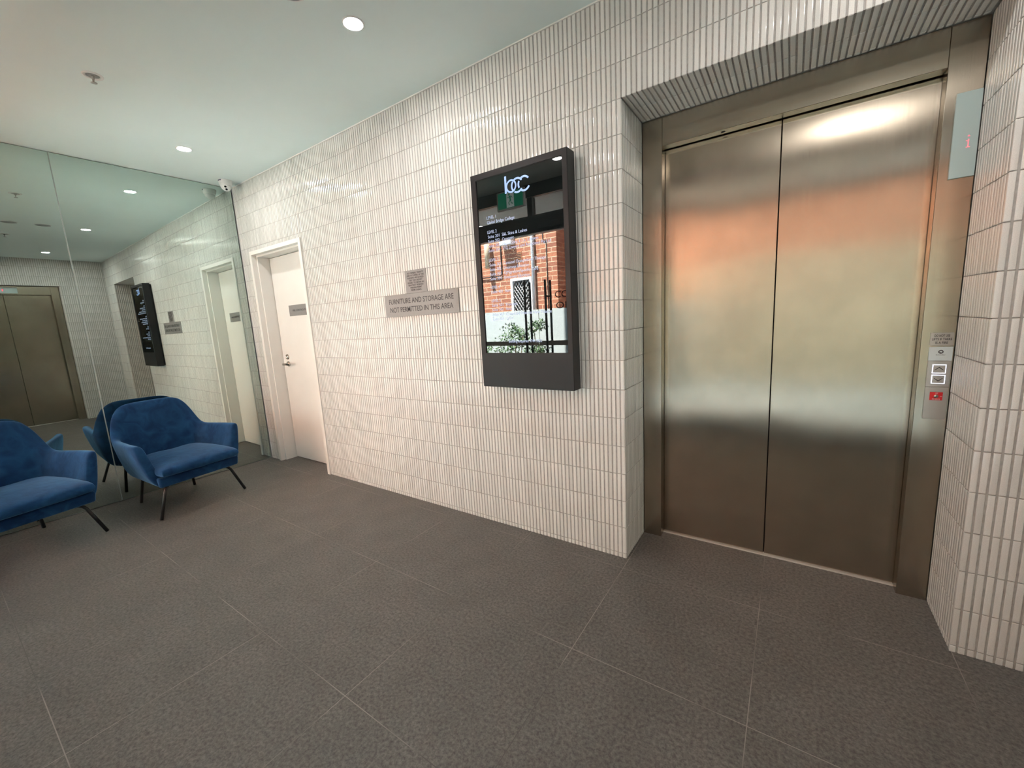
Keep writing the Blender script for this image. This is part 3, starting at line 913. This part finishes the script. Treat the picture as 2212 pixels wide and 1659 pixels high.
    def cush(u, v, side):
        # u back..front, v right..left in -1..1; bull-nosed edges
        hx, hy = 0.290, 0.262 + 0.008*u
        pil = (max(0, 1-abs(u)**7)**0.5)*(max(0, 1-abs(v)**8)**0.5)
        x = 0.058 + u*hx*(1 - 0.05*(abs(v)**6)*(1 if u > 0 else 0)); y = v*hy*(1 - 0.05*(abs(u)**6))
        dome = 0.016*(1-u*u)*(1-v*v)
        wr_ = 0.004*math.sin(7*v+3*u)*max(0, -u)
        z = 0.354 + (0.021 + 0.020*pil + dome + wr_ if side > 0 else -0.021 - 0.016*pil)
        z += -0.008*max(0, u)
        return (x, y, z)
    us_ = [math.sin(PI/2*(-1+2*i/nx)) for i in range(nx+1)]; vs2 = [math.sin(PI/2*(-1+2*i/ny)) for i in range(ny+1)]
    for sd in (1, -1):
        for u in us_:
            for v in vs2: vs.append(cush(u, v, sd))
    N1 = (nx+1)*(ny+1)
    for i in range(nx):
        for j in range(ny):
            a = i*(ny+1)+j
            fs.append((a, a+ny+1, a+ny+2, a+1)); fs.append((N1+a, N1+a+1, N1+a+ny+2, N1+a+ny+1))
    W1 = ny+1
    loop = [j for j in range(W1)] + [i*W1+ny for i in range(1, nx+1)] + [nx*W1+j for j in range(ny-1, -1, -1)] + [i*W1 for i in range(nx-1, 0, -1)]
    base = len(vs); LN = len(loop)
    cx0, cy0 = 0.058, 0.0
    for k in loop:                                   # a mid ring that swells outward
        a_ = vs[k]; b_ = vs[N1+k]
        vs.append(((a_[0]-cx0)*1.028+cx0, a_[1]*1.03, (a_[2]+b_[2])/2))
    for q_ in range(LN):
        k, k2 = loop[q_], loop[(q_+1) % LN]
        fs.append((k, k2, base+(q_+1) % LN, base+q_)); fs.append((base+q_, base+(q_+1) % LN, N1+k2, N1+k))
    mb.add(vs, fs, vel, True)
    o = mb.build('seat_cushion', e)
    bm_ = bmesh.new(); bm_.from_mesh(o.data); bmesh.ops.remove_doubles(bm_, verts=bm_.verts[:], dist=0.0006)
    bmesh.ops.recalc_face_normals(bm_, faces=bm_.faces[:]); bm_.to_mesh(o.data); bm_.free()
    smooth_obj(o, 1)
    # --- legs
    for s in (-1, 1):
        mb = MB()
        pts = [(0.215, s*0.10, 0.230), (0.225, s*0.175, 0.229), (0.233, s*0.200, 0.224), (0.240, s*0.218, 0.212), (0.246, s*0.230, 0.193), (0.282, s*0.295, 0.004)]
        mb.tube(pts, 0.0105, M['black_leg'], 14); mb.build('leg', e)
        mb = MB()
        pts = [(-0.225, s*0.08, 0.231), (-0.235, s*0.140, 0.229), (-0.243, s*0.158, 0.220), (-0.250, s*0.166, 0.200), (-0.282, s*0.190, 0.004)]
        mb.tube(pts, 0.0105, M['black_leg'], 14); mb.build('leg', e)
        for (fx, fy) in ((0.282, s*0.295), (-0.282, s*0.190)):
            pass
    mb = MB()
    mb.box(-0.235, 0.225, -0.012, 0.012, 0.226, 0.236, M['black_leg']); mb.build('under_rail', e)
    return e
armchair('blue velvet armchair by the mirror corner and door, whole in view', (0.4485, -0.883, 0), math.radians(7.7))
# second chair: front-left foot (sitter's left is +y) measured at (.607,-1.391)
def place(f, s, wx, wy, ang):
    return (wx - (f*math.cos(ang) - s*math.sin(ang)), wy - (f*math.sin(ang) + s*math.cos(ang)))
A2 = math.radians(13.0)
px, py = place(0.282, 0.295, 0.607, -1.391, A2)
armchair('blue velvet armchair cut off by the left edge of the photo', (px, py+0.0, 0), A2)

# ------------------------------------------------------------------ glazed entrance front (behind the photographer, mirrored in the screen and steel)
wf = MB()
def bar(x0, x1, z0, z1, d=0.045): wf.box(x0, x1, YF-d, YF+d, z0, z1, M['dark_alu'])
bar(-0.045, 3.1, 2.545, H)
bar(3.1, XR, 2.60, H)
bar(-0.045, 3.1, 2.180, 2.360)
bar(3.1, XR, 2.285, 2.370)
for a, b in ((-0.045, 0.03), (1.205, 1.255), (3.075, 3.125), (XR-0.04, XR)): bar(a, b, 0, H, 0.04)
for a, b in ((2.105, 2.165), ): bar(a, b, 2.36, 2.56, 0.035)
for a, b in ((0.03, 1.205), (3.125, XR-0.04)):
    bar(a, b, 0.0, 0.12, 0.03)
    wf.box(a, b, YF-0.03, YF+0.05, 0.12, 0.135, M['alu'])
structure(wf.build('wall_front'), 'charcoal metal shopfront frame of the entrance')
def pane(name, x0, x1, z0, z1, y=YF):
    mb = MB(); mb.box(x0, x1, y-0.004, y+0.004, z0, z1, M['glass']); o = mb.build(name); return structure(o)
pane('window_1', 0.03, 1.205, 0.135, 2.18)
pane('window_2', 3.125, XR-0.04, 0.135, 2.285)
pane('window_3', 0.03, 1.205, 2.36, 2.545); pane('window_4', 1.255, 2.105, 2.36, 2.545)
pane('window_5', 2.165, 3.075, 2.36, 2.545); pane('window_6', 3.125, XR-0.04, 2.37, 2.60)
for nm, x0, x1, hx in (('door_2', 1.262, 2.160, 2.035), ('door_3', 2.168, 3.068, 2.293)):
    mb = MB(); mb.box(x0, x1, YF-0.005, YF+0.005, 0.01, 2.175, M['glass']); d = structure(mb.build(nm), 'frameless glass entrance door leaf')
    for sy in (-1, 1):
        mb = MB(); mb.cyl((hx, YF+sy*0.055, 0.42), (hx, YF+sy*0.055, 1.69), 0.0125, M['dark_alu'], 16)
        for z in (0.62, 1.52): mb.cyl((hx, YF+sy*0.004, z), (hx, YF+sy*0.055, z), 0.009, M['dark_alu'], 10)
        mb.build('pull_handle', d)
    mb = MB(); mb.box(x0, x1, YF+0.0055, YF+0.0065, 0.995, 1.045, M['frosted']); mb.build('safety_strip', d)
    if nm == 'door_3':
        mb = MB(); lmx = plane_m((2.47, YF-0.006, 1.565), (1, 0, 0), (0, 0, 1))
        mb.text('COLLEGE', plane_m((2.375, YF+0.0075, 1.497), (1, 0, 0), (0, 0, 1)), M['ink'], 0.10, width=0.46)
        mb.text('OFFICE', plane_m((2.385, YF+0.0075, 1.382), (1, 0, 0), (0, 0, 1)), M['ink'], 0.10, width=0.40)
        mb.build('door_lettering', d)
mb = MB(); mb.box(2.25, 2.52, YF+0.045, YF+0.085, 2.205, 2.262, M['dark_alu'], bev=0.003)
tag(mb.build('door_closer'), 'charcoal door closer box on the entrance header, seen in the black screen', 'door closer')
# exit sign hanging from the ceiling by the entrance
e = thing('exit_sign', 'green running man exit sign by the entrance, mirrored in the black screen', 'exit sign', (2.005, -1.95, 2.44))
mb = MB(); mb.box(-0.170, 0.170, -0.028, 0.0, -0.014, 0.170, M['white_metal'], bev=0.003); mb.box(-0.03, 0.03, -0.022, -0.008, 0.168, H-2.44, M['white_metal']); mb.build('housing', e)
fb = plane_m((0, 0.001, 0), (-1, 0, 0), (0, 0, 1))     # seen from +y
mb = MB(); mb.box(-0.155, 0.155, 0.0, 0.001, 0.0, 0.157, M['green_sign']); mb.build('green_face', e)
mb = MB(); fb = plane_m((0, 0.0014, 0), (-1, 0, 0), (0, 0, 1))
mb.flat([(-0.046, 0.004), (0.046, 0.004), (0.046, 0.153), (-0.046, 0.153)], fb, M['white_sign'])
fm = plane_m((0, 0.0018, 0), (-1, 0, 0), (0, 0, 1))
mb.ring(0.012, 0.130, 0.0055, 0.011, 0, 360, fm, M['green_sign'])
def limb(pts, w):
    for (x0, z0), (x1, z1) in zip(pts[:-1], pts[1:]):
        d = Vector((x1-x0, z1-z0)); nn = Vector((-d.y, d.x)).normalized()*w/2
        mb.flat([(x0+nn.x, z0+nn.y), (x1+nn.x, z1+nn.y), (x1-nn.x, z1-nn.y), (x0-nn.x, z0-nn.y)], fm, M['green_sign'])
limb([(0.004, 0.116), (-0.004, 0.070)], 0.017); limb([(0.006, 0.114), (-0.020, 0.108), (-0.028, 0.090)], 0.007)
limb([(0.006, 0.114), (0.022, 0.100), (0.032, 0.104)], 0.007); limb([(-0.004, 0.075), (0.020, 0.052), (0.012, 0.026)], 0.009)
limb([(-0.004, 0.075), (-0.012, 0.044), (-0.033, 0.036)], 0.009)
mb.build('running_figure', e)

# ------------------------------------------------------------------ outside
mb = MB(); mb.box(-14, 16, -16, YF-0.06, -0.15, -0.02, M['pavement']); structure(mb.build('ground'))
mb = MB(); mb.box(-3, 9, -2.95, YF-0.045, 2.56, H+0.12, M['soffit']); structure(mb.build('trim_2'), 'grey soffit outside the entrance')
mb = MB(); mb.box(0.85, 12, -2.95, 0.42, H+0.13, 20.0, M['plaster']); structure(mb.build('upper_sun_block'), 'unseen upper storeys block over the lobby, added to keep sun off the right side outside')  # out-of-view storeys added and sized to shade the right part of the lane
downlight(0.93, -2.82, 'round downlight in the soffit outside the entrance', 'recessed ceiling downlights', 'soffit_lamp', 2.56)
mb = MB(); mb.box(-5, 2.9, -4.42, -4.30, -0.02, 1.44, M['garden_wall']); tag(mb.build('garden_wall'), 'low pale grey garden wall behind the shrubs outside', 'wall')
b = thing('brick_building', 'sunlit orange brick building across the lane, mirrored in the screen', 'building', (0, -5.2, 0))
mb = MB()
mb.box(-9, -0.225, -3.0, 0, 0, 6.5, M['brick']); mb.box(0.27, 0.83, -3.0, 0, 0, 6.5, M['brick'])
mb.box(-0.225, 0.27, -3.0, 0, 2.10, 6.5, M['brick']); mb.box(-0.225, 0.27, -3.0, 0, 0, 0.75, M['brick'])
mb.box(0.83, 2.3, -3.0, -0.55, 0, 6.5, M['brick']); mb.box(2.3, 14, -3.0, 0.0, 2.05, 6.5, M['brick'])
mb.build('brick_wall', b)
mb = MB(); mb.box(2.3, 14, -3.0, 0.01, 0, 2.05, M['render']); mb.build('rendered_wall', b)
mb = MB()
for (x0, x1, z0, z1) in ((-0.225, -0.175, 0.75, 2.10), (0.22, 0.27, 0.75, 2.10), (-0.175, 0.22, 2.05, 2.10), (-0.175, 0.22, 0.75, 0.80)):
    mb.box(x0, x1, -0.06, 0.015, z0, z1, M['white_trim'])
win = mb.build('window', b)
mb = MB(); mb.box(-0.175, 0.22, -0.12, -0.10, 0.80, 2.05, M['dark']); mb.build('pane', win)
mb = MB()
def gbar(x0, z0, x1, z1):
    mb.cyl((x0, -0.02, z0), (x1, -0.02, z1), 0.0035, M['white_trim'], 5)
wx0, wx1, wz0, wz1 = -0.175, 0.22, 0.80, 2.05
k = -1.3
st = 0.066; sl = 1.5
c = wz0 - (wx1-wx0)*sl
while c < wz1:
    for dr_ in (1, -1):
        # z = c + sl*(x-wx0)  or mirrored
        pts = []
        xa, za = wx0, c; xb, zb = wx1, c+sl*(wx1-wx0)
        if za < wz0: xa += (wz0-za)/sl; za = wz0
        if zb > wz1: xb -= (zb-wz1)/sl; zb = wz1
        if xb > xa+0.005:
            if dr_ > 0: gbar(xa, za, xb, zb)
            else: gbar(wx0+wx1-xa, za, wx0+wx1-xb, zb)
    c += st*sl
mb.build('diamond_grille', win)
mb = MB(); mb.cyl((0.335, 0.045, -0.02), (0.335, 0.045, 6.0), 0.034, M['white_trim'], 16)
for z in (1.2, 2.25, 3.4): mb.box(0.285, 0.43, 0.0, 0.03, z, z+0.025, M['white_trim'])
mb.build('downpipe', b)
mb = MB(); mb.box(-0.045, 0.065, 0.0, 0.012, 2.43, 2.60, M['terracotta']); vn = mb.build('air_vent', b)
mb = MB()
for k in range(5): mb.box(-0.035, 0.055, 0.012, 0.014, 2.447+k*0.030, 2.460+k*0.030, M['dark'])
mb.build('vent_slot', vn)
mb = MB(); mb.cyl((-0.70, 0.10, 2.35), (-0.70, 0.10, 2.95), 0.055, M['beige_pipe'], 20); mb.box(-0.73, -0.67, 0, 0.06, 2.5, 2.56, M['beige_pipe']); mb.build('flue', b)
mb = MB(); mb.tube([(-0.42, 0.02, 4.2), (-0.42, 0.02, 2.22), (-0.44, 0.02, 2.19), (-0.47, 0.02, 2.18), (-1.6, 0.02, 2.18)], 0.010, M['dark_alu'], 8); mb.build('conduit', b)
mb = MB(); mb.box(-0.36, -0.08, 0, 0.14, 2.74, 2.90, M['white_trim'], bev=0.01); mb.build('air_conditioner', b)
mb = MB(); mb.tube([(0.55, 0.012, 4.2), (0.55, 0.012, 2.75), (0.62, 0.012, 2.72), (0.62, 0.012, 1.0)], 0.008, M['dark_alu'], 8); mb.build('cable', b)

def shrub(x, y, w, h, label, n, seed):
    r = random.Random(seed)
    e = thing('shrub', label, 'shrub', (x, y, -0.02), 0, 'shrubs outside the entrance')
    mb = MB(); vs = []; fs = []
    blobs = [(r.uniform(-w*.35, w*.35), r.uniform(-.12, .12), r.uniform(h*.35, h*.86), r.uniform(.12, .2)) for _ in range(max(4, int(w*16)))] + [(r.uniform(-.05, .05), 0, h*.88, .10)]
    for i in range(n):
        bx, by, bz, br = r.choice(blobs)
        d = Vector((r.gauss(0, 1), r.gauss(0, 1), r.gauss(0, 1))).normalized()*br*r.uniform(.45, 1.0)
        c = Vector((bx, by, bz)) + d
        if c.z < 0.1: c.z = 0.1
        a = Vector((r.gauss(0, 1), r.gauss(0, 1), r.gauss(0, .6)+.5)).normalized()
        s_ = a.cross(Vector((r.gauss(0, 1), r.gauss(0, 1), r.gauss(0, 1)))).normalized()
        L_ = r.uniform(.03, .055); W2 = L_*.25
        o = len(vs)
        vs += [c, c+a*L_*.5+s_*W2, c+a*L_, c+a*L_*.5-s_*W2]
        fs.append((o, o+1, o+2, o+3))
    mb.add(vs, fs, M['leaf']); mb.build('foliage', e)
    mb = MB()
    for i in range(5):
        bx, by, bz, br = blobs[i % len(blobs)]
        mb.tube([(r.uniform(-.04, .04), r.uniform(-.03, .03), 0), (bx*.5, by*.5, bz*.5), (bx, by, bz)], 0.007, M['stem'], 6)
    mb.build('stem', e)
shrub(-0.22, -3.95, 0.75, 1.12, 'bushy green shrub left of the entrance door handles outside', 1500, 3)
shrub(0.62, -3.95, 0.65, 1.28, 'tall green shrub behind the entrance door handles outside', 1500, 5)
shrub(1.15, -3.90, 0.50, 1.36, 'tallest green shrub outside, right of the door handles', 1300, 8)
shrub(2.15, -3.95, 0.7, 1.05, 'green shrub at the right edge of the screen reflection', 900, 9)
